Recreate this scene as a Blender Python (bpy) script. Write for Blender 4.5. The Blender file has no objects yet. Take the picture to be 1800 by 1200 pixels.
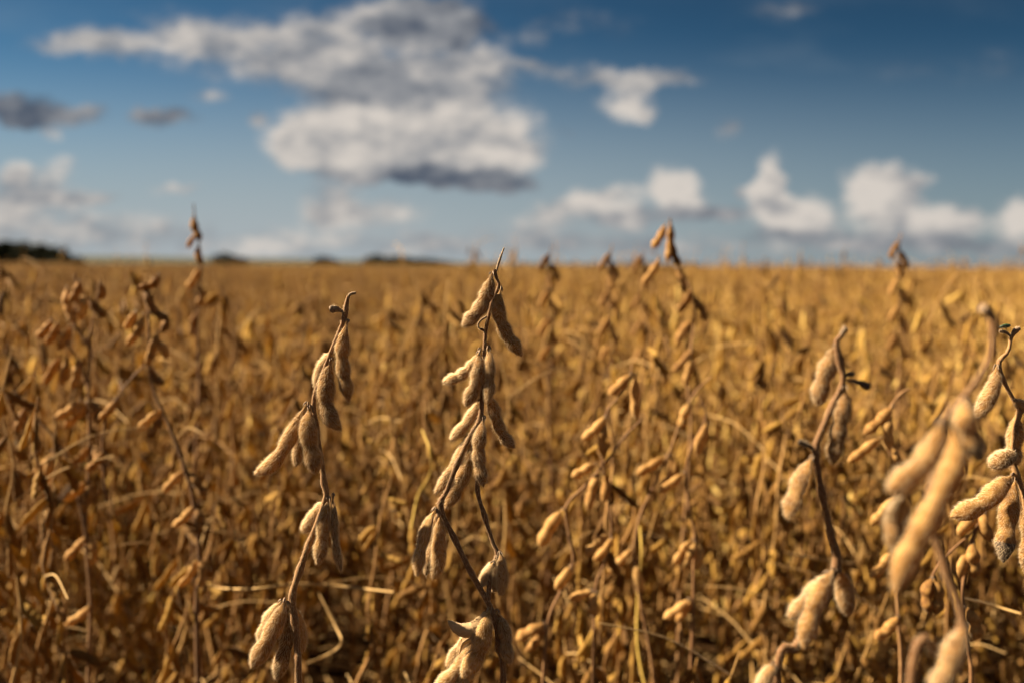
import bpy, math, random
import numpy as np
from mathutils import Vector, Matrix, Euler

S = bpy.context.scene
COL = S.collection
R = math.radians

# ------------------------------------------------------------------ camera
CAM_H, PITCH, ROLL, LENS = 0.95, 4.36, 0.32, 35.0
FOCUS = 0.685
cam_d = bpy.data.cameras.new('camera')
cam_d.sensor_width = 36; cam_d.lens = LENS
cam_d.clip_start = 0.02; cam_d.clip_end = 20000
cam_d.dof.use_dof = True
cam_d.dof.focus_distance = FOCUS
cam_d.dof.aperture_fstop = 4.1
cam_d.dof.aperture_blades = 9
cam = bpy.data.objects.new('camera', cam_d); COL.objects.link(cam)
cam.matrix_world = Matrix.Translation((0, 0, CAM_H)) @ Euler((R(90 - PITCH), 0, 0)).to_matrix().to_4x4() @ Matrix.Rotation(R(ROLL), 4, 'Z')
S.camera = cam
FPX = 1800 * LENS / 36.0
CM = np.array(cam.matrix_world)

def P(px, py, d):
    """a point of the photograph (1800 x 1200) at distance d in front of the lens -> where it stands in the field"""
    v = np.array([(px - 900) / FPX * d, -(py - 600) / FPX * d, -d, 1.0])
    return (CM @ v)[:3]

# ------------------------------------------------------------------ exposure
S.view_settings.view_transform = 'Standard'
S.view_settings.look = 'None'
S.view_settings.gamma = 1.0
EXPOSURE = 2.1
S.view_settings.exposure = EXPOSURE
S.cycles.filter_width = 1.15
S.cycles.use_denoising = True
S.cycles.max_bounces = 6
S.cycles.diffuse_bounces = 4
S.cycles.glossy_bounces = 2
S.cycles.transmission_bounces = 3
S.cycles.caustics_reflective = False
S.cycles.caustics_refractive = False

# ------------------------------------------------------------------ sun
SUN_EL, SUN_AZ = 37.0, -78.0            # azimuth clockwise from +Y (the viewing direction)
sd = Vector((math.sin(R(SUN_AZ)) * math.cos(R(SUN_EL)), math.cos(R(SUN_AZ)) * math.cos(R(SUN_EL)), math.sin(R(SUN_EL))))
sun_d = bpy.data.lights.new('sun', 'SUN'); sun_d.energy = 5.0; sun_d.angle = R(0.5); sun_d.color = (1.0, 0.80, 0.55)
sun = bpy.data.objects.new('sun', sun_d); COL.objects.link(sun)
sun.rotation_euler = (-sd).to_track_quat('-Z', 'Y').to_euler()
sun.location = (-20, 0, 20)

# ------------------------------------------------------------------ sky and clouds (world)
SKY_STRENGTH = 0.05
def build_world():
    w = bpy.data.worlds.new('World'); S.world = w; w.use_nodes = True
    nt = w.node_tree; nt.nodes.clear()
    N, L = nt.nodes.new, nt.links.new
    out = N('ShaderNodeOutputWorld'); bg = N('ShaderNodeBackground'); bg.inputs['Strength'].default_value = SKY_STRENGTH
    L(bg.outputs[0], out.inputs[0])
    sky = N('ShaderNodeTexSky'); sky.sky_type = 'NISHITA'; sky.sun_disc = False
    sky.sun_elevation = R(SUN_EL); sky.sun_rotation = R(SUN_AZ); sky.altitude = 250; sky.air_density = 1.0; sky.dust_density = 1.2; sky.ozone_density = 2.5
    tc = N('ShaderNodeTexCoord'); sep = N('ShaderNodeSeparateXYZ'); L(tc.outputs['Generated'], sep.inputs[0])
    def math_(op, a, b=None, c=None, clamp=False):
        n = N('ShaderNodeMath'); n.operation = op; n.use_clamp = clamp
        for i, v in enumerate((a, b, c)):
            if v is None: continue
            if isinstance(v, (int, float)): n.inputs[i].default_value = v
            else: L(v, n.inputs[i])
        return n.outputs[0]
    def vm(op, a, b=None, c=None):
        n = N('ShaderNodeVectorMath'); n.operation = op
        for i, v in enumerate((a, b, c)):
            if v is None: continue
            if isinstance(v, tuple): n.inputs[i].default_value = v
            else: L(v, n.inputs[i])
        return n
    def mr(v, a, b, c, d, smooth=True):
        n = N('ShaderNodeMapRange'); n.interpolation_type = 'SMOOTHSTEP' if smooth else 'LINEAR'; n.clamp = True
        L(v, n.inputs['Value'])
        for k, x in zip(('From Min', 'From Max', 'To Min', 'To Max'), (a, b, c, d)): n.inputs[k].default_value = x
        return n.outputs[0]
    ysafe = math_('MAXIMUM', sep.outputs[1], 0.12)
    u = math_('DIVIDE', sep.outputs[0], ysafe); v = math_('DIVIDE', sep.outputs[2], ysafe)
    uv = N('ShaderNodeCombineXYZ'); L(u, uv.inputs[0]); L(v, uv.inputs[1])
    # cauliflower warp of the cloud outlines
    nz = N('ShaderNodeTexNoise'); nz.inputs['Scale'].default_value = 22; nz.inputs['Detail'].default_value = 5; nz.inputs['Roughness'].default_value = .6
    L(uv.outputs[0], nz.inputs['Vector'])
    wsub = vm('SUBTRACT', nz.outputs['Color'], (.5, .5, .5))
    warped = vm('MULTIPLY_ADD', wsub.outputs[0], (.038, .032, 0), uv.outputs[0])
    n2 = N('ShaderNodeTexNoise'); n2.inputs['Scale'].default_value = 14; n2.inputs['Detail'].default_value = 6; n2.inputs['Roughness'].default_value = .68
    str_ = vm('MULTIPLY', uv.outputs[0], (.7, 1.25, 1)); L(str_.outputs[0], n2.inputs['Vector'])
    n3 = N('ShaderNodeTexNoise'); n3.inputs['Scale'].default_value = 9; n3.inputs['Detail'].default_value = 4
    st3 = vm('MULTIPLY_ADD', uv.outputs[0], (.55, 1.6, 1), (3.1, 7.7, 0)); L(st3.outputs[0], n3.inputs['Vector'])
    # every cloud: centre, half width, half height (photograph units turned into directions), brightness, density
    B = CLOUDS
    acc = acc2 = None
    for cx, cy, rx, ry, sh, wt in B:
        d = P(cx, cy, 1.0) - np.array((0, 0, CAM_H))
        cu, cv = d[0] / d[1], d[2] / d[1]
        su, sv = FPX / (rx * 1.46), FPX / (ry * 1.46)
        m1 = vm('MULTIPLY_ADD', warped.outputs[0], (su, sv, 0), (-cu * su, -cv * sv, 0))
        ln = vm('LENGTH', m1.outputs[0])
        k = mr(ln.outputs['Value'], 0.0, 1.0, wt, 0.0)
        acc = math_('MULTIPLY_ADD', k, 1.2, 0.0 if acc is None else acc)
        acc2 = math_('MULTIPLY_ADD', k, 1.2 * sh, 0.0 if acc2 is None else acc2)
    dens, shw = acc, acc2
    shade = math_('DIVIDE', shw, math_('MAXIMUM', dens, .001))
    nd = math_('MULTIPLY_ADD', n2.outputs['Fac'], 3.2, -1.55)
    dn = math_('ADD', dens, math_('MULTIPLY', nd, mr(dens, .0, .35, .0, 1.0)))
    alpha = mr(dn, .0, 1.1, 0, .97)
    front = mr(sep.outputs[1], .15, .35, 0, 1)
    alpha = math_('MULTIPLY', alpha, front)
    # thin veil low in the sky and everywhere-else fair-weather cloud
    veil = math_('MULTIPLY', mr(n3.outputs['Fac'], .42, .75, 0, .30), mr(v, .02, .30, 1, .25))
    n2b = N('ShaderNodeTexNoise')
    for kk in ('Scale', 'Detail', 'Roughness'): n2b.inputs[kk].default_value = n2.inputs[kk].default_value
    n2b.inputs['Detail'].default_value = 3
    sto = vm('ADD', str_.outputs[0], (-.016, .024, 0)); L(sto.outputs[0], n2b.inputs['Vector'])
    rel = math_('MULTIPLY', math_('SUBTRACT', n2.outputs['Fac'], n2b.outputs['Fac']), 2.0)
    sh2 = math_('ADD', shade, rel, clamp=True)
    cr = N('ShaderNodeValToRGB'); L(sh2, cr.inputs[0])
    e = cr.color_ramp.elements
    K = 1.0 / SKY_STRENGTH / 2 ** EXPOSURE
    def c(r, g, b): return (r * K, g * K, b * K, 1)
    e[0].position = 0; e[0].color = c(.085, .105, .145)
    e[1].position = 1; e[1].color = c(.68, .62, .56)
    m = e.new(.5); m.color = c(.30, .305, .32)
    # deep blue of the drier air away from the sun: the sky's own colour through a polariser-like gain
    tint = N('ShaderNodeMix'); tint.data_type = 'RGBA'; tint.blend_type = 'MULTIPLY'; tint.inputs['Factor'].default_value = 1
    L(sky.outputs[0], tint.inputs[6]); gn = vm('SCALE', SKY_GAIN[:3])
    L(math_('MULTIPLY', mr(v, .03, .36, 1.08, .60), mr(u, -.55, .5, 1.10, .74)), gn.inputs['Scale']); L(gn.outputs[0], tint.inputs[7])
    mv = N('ShaderNodeMix'); mv.data_type = 'RGBA'; L(tint.outputs[2], mv.inputs[6]); mv.inputs[7].default_value = c(.40, .445, .47)
    low = math_('MULTIPLY', mr(v, -.01, .24, 1.0, .0), mr(u, -.3, .55, 1.0, .55))
    side = mr(sep.outputs[1], .42, .0, 0, 1)          # added fill light: unseen bright cloud overhead and behind the camera
    over = math_('MULTIPLY', side, mr(n3.outputs['Fac'], .38, .62, .25, .85))
    L(math_('MAXIMUM', math_('MAXIMUM', veil, low), over), mv.inputs['Factor'])
    cb = N('ShaderNodeMix'); cb.data_type = 'RGBA'; L(side, cb.inputs['Factor']); cb.inputs[6].default_value = c(.40, .445, .47); cb.inputs[7].default_value = c(.25, .24, .225); L(cb.outputs[2], mv.inputs[7])
    mc = N('ShaderNodeMix'); mc.data_type = 'RGBA'; L(alpha, mc.inputs['Factor']); L(mv.outputs[2], mc.inputs[6]); L(cr.outputs[0], mc.inputs[7])
    L(mc.outputs[2], bg.inputs['Color'])
    w.cycles.sampling_method = 'MANUAL'; w.cycles.sample_map_resolution = 512

SKY_GAIN = (.106, .214, .275, 1)
CLOUDS = [
    (150, 75, 110, 28, .50, .6), (300, 60, 150, 38, .60, .7), (450, 95, 170, 48, .58, .75), (560, 125, 120, 34, .42, .6), (600, 55, 150, 45, .55, .6),
    (720, 15, 110, 40, .75, .8), (752, 44, 100, 34, .0, 2.4), (800, 112, 100, 45, .70, .7), (700, 130, 150, 45, .60, .7), (850, 150, 60, 50, .6, .5),
    (640, 215, 150, 50, .85, .9), (560, 235, 80, 50, .85, .8), (780, 228, 130, 55, .90, .9), (890, 245, 75, 55, .82, .8), (700, 168, 190, 24, .25, .7),
    (620, 280, 110, 28, .62, .7), (730, 306, 150, 20, .12, 1.2), (820, 320, 105, 18, .10, 1.2), (640, 300, 55, 26, .95, 1.1), (590, 355, 55, 42, .75, .7),
    (665, 372, 90, 26, .60, .5), (850, 275, 110, 34, .70, .8), (700, 255, 190, 34, .78, .8), (520, 250, 60, 36, .8, .6), (880, 330, 60, 12, .25, .6), (555, 382, 40, 22, .80, .6),
    (25, 195, 90, 30, .05, 1.1), (95, 207, 100, 18, .30, .7), (150, 192, 50, 13, .60, .6), (85, 232, 24, 10, .65, .5),
    (290, 206, 62, 17, .12, .9), (250, 196, 32, 12, .55, .6), (365, 170, 38, 14, .55, .5), (445, 206, 20, 15, .60, .6),
    (25, 308, 40, 24, .80, .6), (105, 298, 34, 26, .85, .65), (70, 340, 110, 32, .65, .6), (165, 350, 60, 13, .35, .5), (10, 365, 90, 36, .60, .5),
    (100, 405, 250, 36, .66, .45), (400, 425, 300, 36, .62, .38), (310, 336, 50, 12, .60, .4), (760, 430, 200, 30, .6, .3),
    (930, 114, 48, 12, .50, .6), (1030, 132, 100, 22, .50, .65), (1150, 138, 90, 17, .45, .55), (1095, 180, 48, 33, .85, .9), (1132, 200, 24, 14, .65, .6),
    (1286, 229, 28, 22, .60, .65), (995, 225, 24, 10, .4, .4), (1301, 338, 14, 14, .70, .6), (990, 50, 140, 40, .2, .28), (1380, 20, 60, 16, .3, .3),
    (1022, 352, 34, 26, .85, .8), (1062, 350, 28, 30, .90, .8), (1100, 348, 30, 32, .92, .8), (1175, 332, 55, 34, 1., 1.1), (1205, 350, 45, 34, .85, .8),
    (1170, 380, 140, 16, .30, .75), (1255, 376, 60, 16, .40, .7), (980, 378, 55, 28, .78, .7), (925, 412, 85, 28, .62, .5), (1110, 395, 70, 14, .6, .5),
    (1361, 312, 26, 44, 1., 1.2), (1350, 358, 38, 44, 1., 1.1), (1398, 375, 56, 36, .92, .9), (1440, 384, 38, 28, .82, .7), (1400, 410, 100, 16, .35, .6),
    (1528, 335, 50, 42, 1., 1.1), (1572, 322, 50, 36, .95, 1.0), (1612, 334, 36, 30, .62, .7), (1560, 378, 68, 36, .95, .9), (1640, 390, 80, 30, .80, .7),
    (1705, 384, 48, 28, .70, .6), (1620, 424, 140, 20, .45, .6), (1790, 372, 34, 40, .80, .8), (1786, 404, 36, 28, .85, .6), (1300, 432, 460, 24, .45, .42),
    (1050, 430, 120, 20, .62, .4), (1480, 436, 90, 12, .75, .4), (1740, 440, 120, 16, .6, .5), (1700, 120, 220, 40, .25, .14),
]
build_world()

# ------------------------------------------------------------------ materials
def new_mat(name):
    m = bpy.data.materials.new(name); m.use_nodes = True
    nt = m.node_tree; b = nt.nodes.get('Principled BSDF')
    return m, nt, b, nt.nodes.get('Material Output')

def shell_mat(name, ramp, mott, rough=.75, transl=.22, scale=120, bump=.14, tone_gain=.55, regional=0.):
    """husk of a pod: mottled, a little see-through, every pod and plant of a slightly different ripeness"""
    m, nt, b, out = new_mat(name)
    N, L = nt.nodes.new, nt.links.new
    tc = N('ShaderNodeTexCoord')
    n1 = N('ShaderNodeTexNoise'); n1.inputs['Scale'].default_value = scale; n1.inputs['Detail'].default_value = 5; L(tc.outputs['Object'], n1.inputs['Vector'])
    n2 = N('ShaderNodeTexNoise'); n2.inputs['Scale'].default_value = scale * 7; n2.inputs['Detail'].default_value = 3; L(tc.outputs['Object'], n2.inputs['Vector'])
    oi = N('ShaderNodeObjectInfo'); at = N('ShaderNodeAttribute'); at.attribute_name = 'tone'
    a = N('ShaderNodeMath'); a.operation = 'MULTIPLY_ADD'; L(oi.outputs['Random'], a.inputs[0]); a.inputs[1].default_value = tone_gain * .7; a.inputs[2].default_value = .5 - tone_gain * .35
    a2 = N('ShaderNodeMath'); a2.operation = 'MULTIPLY_ADD'; L(at.outputs['Fac'], a2.inputs[0]); a2.inputs[1].default_value = tone_gain; L(a.outputs[0], a2.inputs[2])
    a3 = N('ShaderNodeMath'); a3.operation = 'MULTIPLY_ADD'; L(n1.outputs['Fac'], a3.inputs[0]); a3.inputs[1].default_value = mott; L(a2.outputs[0], a3.inputs[2])
    if regional:        # patches ripen at different times; tone also gets darker towards the left
        ge = N('ShaderNodeNewGeometry'); mp = N('ShaderNodeMapping'); mp.inputs['Scale'].default_value = (.35, .16, .0); L(ge.outputs['Position'], mp.inputs['Vector'])
        n5 = N('ShaderNodeTexNoise'); n5.inputs['Scale'].default_value = 1.0; n5.inputs['Detail'].default_value = 4; L(mp.outputs[0], n5.inputs['Vector'])
        a6 = N('ShaderNodeMath'); a6.operation = 'MULTIPLY_ADD'; L(n5.outputs['Fac'], a6.inputs[0]); a6.inputs[1].default_value = regional * 2; L(a3.outputs[0], a6.inputs[2])
        a3 = N('ShaderNodeMath'); a3.operation = 'SUBTRACT'; L(a6.outputs[0], a3.inputs[0]); a3.inputs[1].default_value = regional
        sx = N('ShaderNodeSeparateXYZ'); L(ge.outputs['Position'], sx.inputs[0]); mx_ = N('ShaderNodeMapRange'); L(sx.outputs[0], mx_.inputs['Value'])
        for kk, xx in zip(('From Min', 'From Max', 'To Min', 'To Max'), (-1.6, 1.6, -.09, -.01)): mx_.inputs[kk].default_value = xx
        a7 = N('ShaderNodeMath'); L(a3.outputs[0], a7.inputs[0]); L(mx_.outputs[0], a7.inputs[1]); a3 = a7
    a4 = N('ShaderNodeMath'); a4.operation = 'SUBTRACT'; a4.use_clamp = True; L(a3.outputs[0], a4.inputs[0]); a4.inputs[1].default_value = mott * .5
    cr = N('ShaderNodeValToRGB'); L(a4.outputs[0], cr.inputs[0])
    el = cr.color_ramp.elements
    el[0].position = ramp[0][0]; el[0].color = (*ramp[0][1], 1); el[1].position = ramp[-1][0]; el[1].color = (*ramp[-1][1], 1)
    for p_, c_ in ramp[1:-1]:
        q = el.new(p_); q.color = (*c_, 1)
    # dark flecks
    fl = N('ShaderNodeMapRange'); L(n2.outputs['Fac'], fl.inputs['Value']); fl.inputs['From Min'].default_value = .62; fl.inputs['From Max'].default_value = .74
    fl.inputs['To Max'].default_value = .55
    mx = N('ShaderNodeMix'); mx.data_type = 'RGBA'; L(fl.outputs[0], mx.inputs['Factor']); L(cr.outputs[0], mx.inputs[6]); mx.inputs[7].default_value = (.07, .038, .016, 1)
    L(mx.outputs[2], b.inputs['Base Color'])
    b.inputs['Roughness'].default_value = rough; b.inputs['Specular IOR Level'].default_value = .25
    b.inputs['Sheen Weight'].default_value = .25; b.inputs['Sheen Roughness'].default_value = .4; b.inputs['Sheen Tint'].default_value = (.9, .75, .55, 1)
    if bump:
        bp = N('ShaderNodeBump'); bp.inputs['Strength'].default_value = bump; bp.inputs['Distance'].default_value = .0012; L(n2.outputs['Fac'], bp.inputs['Height']); L(bp.outputs[0], b.inputs['Normal'])
    tr = N('ShaderNodeBsdfTranslucent'); L(mx.outputs[2], tr.inputs['Color'])
    ms = N('ShaderNodeMixShader'); ms.inputs[0].default_value = transl; L(b.outputs[0], ms.inputs[1]); L(tr.outputs[0], ms.inputs[2]); L(ms.outputs[0], out.inputs['Surface'])
    return m

POD_RAMP = [(0., (.10, .052, .020)), (.35, (.25, .135, .045)), (.65, (.40, .225, .075)), (1., (.52, .335, .135))]
M_POD = shell_mat('pod_husk', [(0., (.070, .034, .012)), (.35, (.22, .108, .030)), (.65, (.39, .208, .060)), (1., (.58, .36, .13))], 1.5, scale=190, transl=.38)
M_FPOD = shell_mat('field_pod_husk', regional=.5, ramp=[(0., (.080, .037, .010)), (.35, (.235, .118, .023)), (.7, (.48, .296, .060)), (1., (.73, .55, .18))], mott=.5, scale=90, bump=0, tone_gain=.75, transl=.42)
M_STEM = shell_mat('stem_bark', [(0., (.075, .036, .016)), (.5, (.17, .085, .034)), (1., (.34, .20, .085))], .9, scale=110, transl=0, tone_gain=.5)
M_FSTEM = shell_mat('field_stem_bark', [(0., (.10, .048, .016)), (.5, (.29, .155, .048)), (1., (.52, .34, .12))], .5, scale=60, transl=0, bump=0, tone_gain=.8)
M_TWIG = shell_mat('dry_tendril', [(0., (.09, .06, .04)), (.5, (.18, .125, .08)), (1., (.32, .23, .15))], .8, scale=150, transl=0, tone_gain=.3)
M_STRAW = shell_mat('pale_straw', [(0., (.26, .15, .05)), (.5, (.42, .27, .10)), (1., (.55, .38, .17))], .5, scale=50, transl=.1, bump=0, tone_gain=.4)
M_GREENSTALK = shell_mat('yellow_green_stalk', [(0., (.28, .18, .03)), (.5, (.40, .27, .05)), (1., (.50, .35, .09))], .5, scale=50, transl=.1, bump=0, tone_gain=.4)
M_HUSK = shell_mat('split_husk_lining', [(0., (.30, .19, .09)), (.5, (.48, .34, .18)), (1., (.62, .48, .30))], .6, scale=200, transl=.3, bump=.1, tone_gain=.2)
M_ROT = shell_mat('weathered_tip', [(0., (.03, .022, .016)), (.5, (.07, .05, .035)), (1., (.14, .10, .07))], .8, scale=200, transl=.0, bump=.2, tone_gain=.2)

def hair_mat():
    m, nt, b, out = new_mat('pod_fuzz')
    N, L = nt.nodes.new, nt.links.new
    d = N('ShaderNodeBsdfDiffuse'); d.inputs[0].default_value = (.84, .70, .49, 1)
    t = N('ShaderNodeBsdfTranslucent'); t.inputs[0].default_value = (.90, .77, .56, 1)
    ms = N('ShaderNodeMixShader'); ms.inputs[0].default_value = .5
    L(d.outputs[0], ms.inputs[1]); L(t.outputs[0], ms.inputs[2]); L(ms.outputs[0], out.inputs['Surface'])
    nt.nodes.remove(b)
    return m
M_HAIR = hair_mat()

def simple_mat(name, c1, c2, scale, rough=.9, detail=5, coord='Object'):
    m, nt, b, out = new_mat(name)
    N, L = nt.nodes.new, nt.links.new
    tc = N('ShaderNodeTexCoord'); n = N('ShaderNodeTexNoise'); n.inputs['Scale'].default_value = scale; n.inputs['Detail'].default_value = detail
    L(tc.outputs[coord], n.inputs['Vector'])
    mx = N('ShaderNodeMix'); mx.data_type = 'RGBA'; mx.inputs[6].default_value = (*c1, 1); mx.inputs[7].default_value = (*c2, 1)
    mr = N('ShaderNodeMapRange'); L(n.outputs['Fac'], mr.inputs['Value']); mr.inputs['From Min'].default_value = .3; mr.inputs['From Max'].default_value = .7
    L(mr.outputs[0], mx.inputs['Factor']); L(mx.outputs[2], b.inputs['Base Color']); b.inputs['Roughness'].default_value = rough; b.inputs['Specular IOR Level'].default_value = .2
    return m

# ------------------------------------------------------------------ mesh helpers
class Geo:
    """collects vertices, quads and triangles of ONE mesh"""
    def __init__(s): s.v = []; s.q = []; s.t = []; s.qm = []; s.tm = []; s.tone = []; s.n = 0
    def add(s, v, q=None, t=None, mat=0, tone=0.0):
        v = np.asarray(v, float); s.v.append(v); s.tone.append(np.full(len(v), tone))
        if q is not None and len(q): s.q.append(np.asarray(q) + s.n); s.qm.append(np.full(len(q), mat))
        if t is not None and len(t): s.t.append(np.asarray(t) + s.n); s.tm.append(np.full(len(t), mat))
        s.n += len(v)
    def mesh(s, name, mats, smooth=True, origin=None):
        me = bpy.data.meshes.new(name)
        v = np.concatenate(s.v)
        if origin is not None: v = v - np.asarray(origin)
        q = np.concatenate(s.q) if s.q else np.zeros((0, 4), int); t = np.concatenate(s.t) if s.t else np.zeros((0, 3), int)
        me.vertices.add(len(v)); me.vertices.foreach_set('co', v.astype(np.float32).ravel())
        me.loops.add(q.size + t.size); me.loops.foreach_set('vertex_index', np.concatenate([q.ravel(), t.ravel()]).astype(np.int32))
        st = np.concatenate([np.arange(len(q)) * 4, q.size + np.arange(len(t)) * 3]).astype(np.int32)
        me.polygons.add(len(st)); me.polygons.foreach_set('loop_start', st)
        mi = np.concatenate([x for x in (s.qm + s.tm)]).astype(np.int32)
        for m in mats: me.materials.append(m)
        me.polygons.foreach_set('material_index', mi)
        me.polygons.foreach_set('use_smooth', np.full(len(st), smooth))
        a = me.attributes.new('tone', 'FLOAT', 'POINT'); a.data.foreach_set('value', np.concatenate(s.tone).astype(np.float32))
        me.update(calc_edges=True)
        return me

def spline(pts, n):
    """Catmull-Rom through pts, n samples evenly spaced along the length"""
    p = np.asarray(pts, float)
    if len(p) == 2: p = np.array([p[0], p[0] * .5 + p[1] * .5, p[1]])
    e = np.vstack([2 * p[0] - p[1], p, 2 * p[-1] - p[-2]])
    out = []
    for i in range(1, len(e) - 2):
        t = np.linspace(0, 1, 24, endpoint=False)[:, None]
        a, b, c, d = e[i - 1], e[i], e[i + 1], e[i + 2]
        out.append(.5 * (2 * b + (c - a) * t + (2 * a - 5 * b + 4 * c - d) * t ** 2 + (3 * b - a - 3 * c + d) * t ** 3))
    o = np.vstack(out + [p[-1:]])
    s = np.concatenate([[0], np.cumsum(np.linalg.norm(np.diff(o, axis=0), axis=1))])
    u = np.linspace(0, s[-1], n)
    return np.stack([np.interp(u, s, o[:, k]) for k in range(3)], 1)

def norm(a): return a / np.maximum(np.linalg.norm(a, axis=-1, keepdims=True), 1e-9)

def frames(sp, side):
    t = norm(np.gradient(sp, axis=0))
    w = np.empty_like(sp); w_prev = np.asarray(side, float)
    for i in range(len(sp)):
        x = w_prev - t[i] * np.dot(w_prev, t[i]); w_prev = x / max(np.linalg.norm(x), 1e-9); w[i] = w_prev
    return t, w, np.cross(t, w)

def grid_quads(n, m):
    i = np.arange(n - 1)[:, None]; j = np.arange(m)[None, :]
    a = i * m + j; b = i * m + (j + 1) % m
    return np.stack([a, b, b + m, a + m], -1).reshape(-1, 4)

def pod_profile(t, n, rng=None, fl=1.0):
    st = np.clip((t - .04) / .20, 0, 1); st = st * st * (3 - 2 * st)
    en = np.clip((t - .76) / .225, 0, 1); en = np.sqrt(np.clip(1 - en ** 1.9, 0, 1))
    env = .13 + .87 * st
    env = env * np.maximum(en, .0)
    env = np.where(t > .93, np.maximum(env, .07 * (1.15 - t) / .2), env)
    cs = .25 + (np.arange(n) + .5) * (.70 / n)
    wd = .27 / n + .015
    b = np.max(np.exp(-((t[:, None] - cs[None]) / wd) ** 2), axis=1)
    return env * (.66 + .34 * b), env * (.34 + .66 * b) * fl

def pod_geo(g, sp, side, hw, n, segs=16, mats=0, tone=0., ratio=.66, rng=None, fl=1.0):
    """a pod along the spine sp; side = direction of its broad side; hw = half width"""
    m = len(sp); t = np.linspace(0, 1, m)
    pw, pt = pod_profile(t, n, fl=fl)
    tg, w, b = frames(sp, side)
    th = np.linspace(0, 2 * np.pi, segs, endpoint=False)
    ct, stt = np.cos(th), np.sin(th)
    cw = ct * (1 + .11 * np.abs(ct) ** 12); cb = stt * (.92 + .08 * np.abs(stt))
    rad_b = np.maximum(pt * ratio, pw * .25)
    V = sp[:, None] + w[:, None] * (pw[:, None] * cw[None])[..., None] * hw + b[:, None] * (rad_b[:, None] * cb[None])[..., None] * hw
    if rng is not None:
        k = rng.normal(0, 1, (m, segs)); k = (k + np.roll(k, 1, 1) + np.roll(k, -1, 1)) / 3
        k[1:-1] = (k[:-2] + k[1:-1] + k[2:]) / 3
        nn = norm(V - sp[:, None]); V = V + nn * (k * hw * .055)[..., None]
    g.add(V.reshape(-1, 3), grid_quads(m, segs), mat=mats, tone=tone)
    return V

def hairs(g, V, n, rng, length=.0012, rad=.000045, mat=1, t_rng=(0.02, .98), lean=.55, tone=0.):
    """fuzz growing out of a swept surface V (rings x segs x 3)"""
    m, s, _ = V.shape
    ctr = V.mean(1)
    rw = np.linalg.norm(V - ctr[:, None], axis=2).mean(1)
    i0, i1 = int(t_rng[0] * m), max(int(t_rng[1] * m) - 1, 1)
    pr = rw[i0:i1] + 1e-6; pr = pr / pr.sum()
    i = rng.choice(np.arange(i0, i1), n, p=pr); fi = rng.random(n)[:, None]
    j = rng.integers(0, s, n); fj = rng.random(n)[:, None]; j2 = (j + 1) % s; ii = np.minimum(i + 1, m - 1)
    p = (V[i, j] * (1 - fj) + V[i, j2] * fj) * (1 - fi) + (V[ii, j] * (1 - fj) + V[ii, j2] * fj) * fi
    du = norm(V[ii, j] - V[i, j]); dv = norm(V[i, j2] - V[i, j])
    nm = norm(p - ctr[i])
    d = norm(nm + du * rng.normal(lean, .35, (n, 1)) + dv * rng.normal(0, .4, (n, 1)))
    Lh = length * rng.uniform(.45, 1.35, (n, 1))
    a = norm(np.cross(d, rng.normal(0, 1, (n, 3)))); c = np.cross(d, a)
    base = p - d * rad * 2
    r = rad
    vs = np.stack([base + a * r, base + (-.5 * a + .866 * c) * r, base + (-.5 * a - .866 * c) * r, p + d * Lh + du * Lh * .25], 1).reshape(-1, 3)
    o = (np.arange(n) * 4)[:, None]
    tr = np.concatenate([o + np.array([[0, 1, 3]]), o + np.array([[1, 2, 3]]), o + np.array([[2, 0, 3]])])
    g.add(vs, t=tr, mat=mat, tone=tone)

def tube_geo(g, sp, rad, segs=8, mat=0, tone=0., knots=None):
    m = len(sp)
    r = np.interp(np.linspace(0, 1, m), np.linspace(0, 1, len(rad)), rad) if np.ndim(rad) else np.full(m, rad)
    if knots is not None:
        for kp, kr in knots:
            d = np.linalg.norm(sp - np.asarray(kp), axis=1); r = r * (1 + kr * np.exp(-(d / .0045) ** 2))
    t, w, b = frames(sp, (0.31, .2, .93) if abs(sp[-1][2] - sp[0][2]) < .5 * np.linalg.norm(sp[-1] - sp[0]) else (1, .2, .1))
    th = np.linspace(0, 2 * np.pi, segs, endpoint=False)
    V = sp[:, None] + (w[:, None] * np.cos(th)[None, :, None] + b[:, None] * np.sin(th)[None, :, None]) * r[:, None, None]
    g.add(V.reshape(-1, 3), grid_quads(m, segs), mat=mat, tone=tone)
    top = np.array([[sp[-1] + t[-1] * r[-1] * .5]]).reshape(1, 3)
    g.add(np.vstack([V[-1], top]), t=[[k, (k + 1) % segs, segs] for k in range(segs)], mat=mat, tone=tone)
    return V

def link(name, me, parent=None, loc=(0, 0, 0), **props):
    o = bpy.data.objects.new(name, me); COL.objects.link(o); o.location = loc
    if parent is not None: o.parent = parent
    for k, v in props.items(): o[k] = v
    return o

def thing(name, label, cat, loc, group=None):
    o = bpy.data.objects.new(name, None); COL.objects.link(o); o.location = loc; o.empty_display_size = .05
    o['label'] = label; o['category'] = cat
    if group: o['group'] = group
    return o

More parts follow.
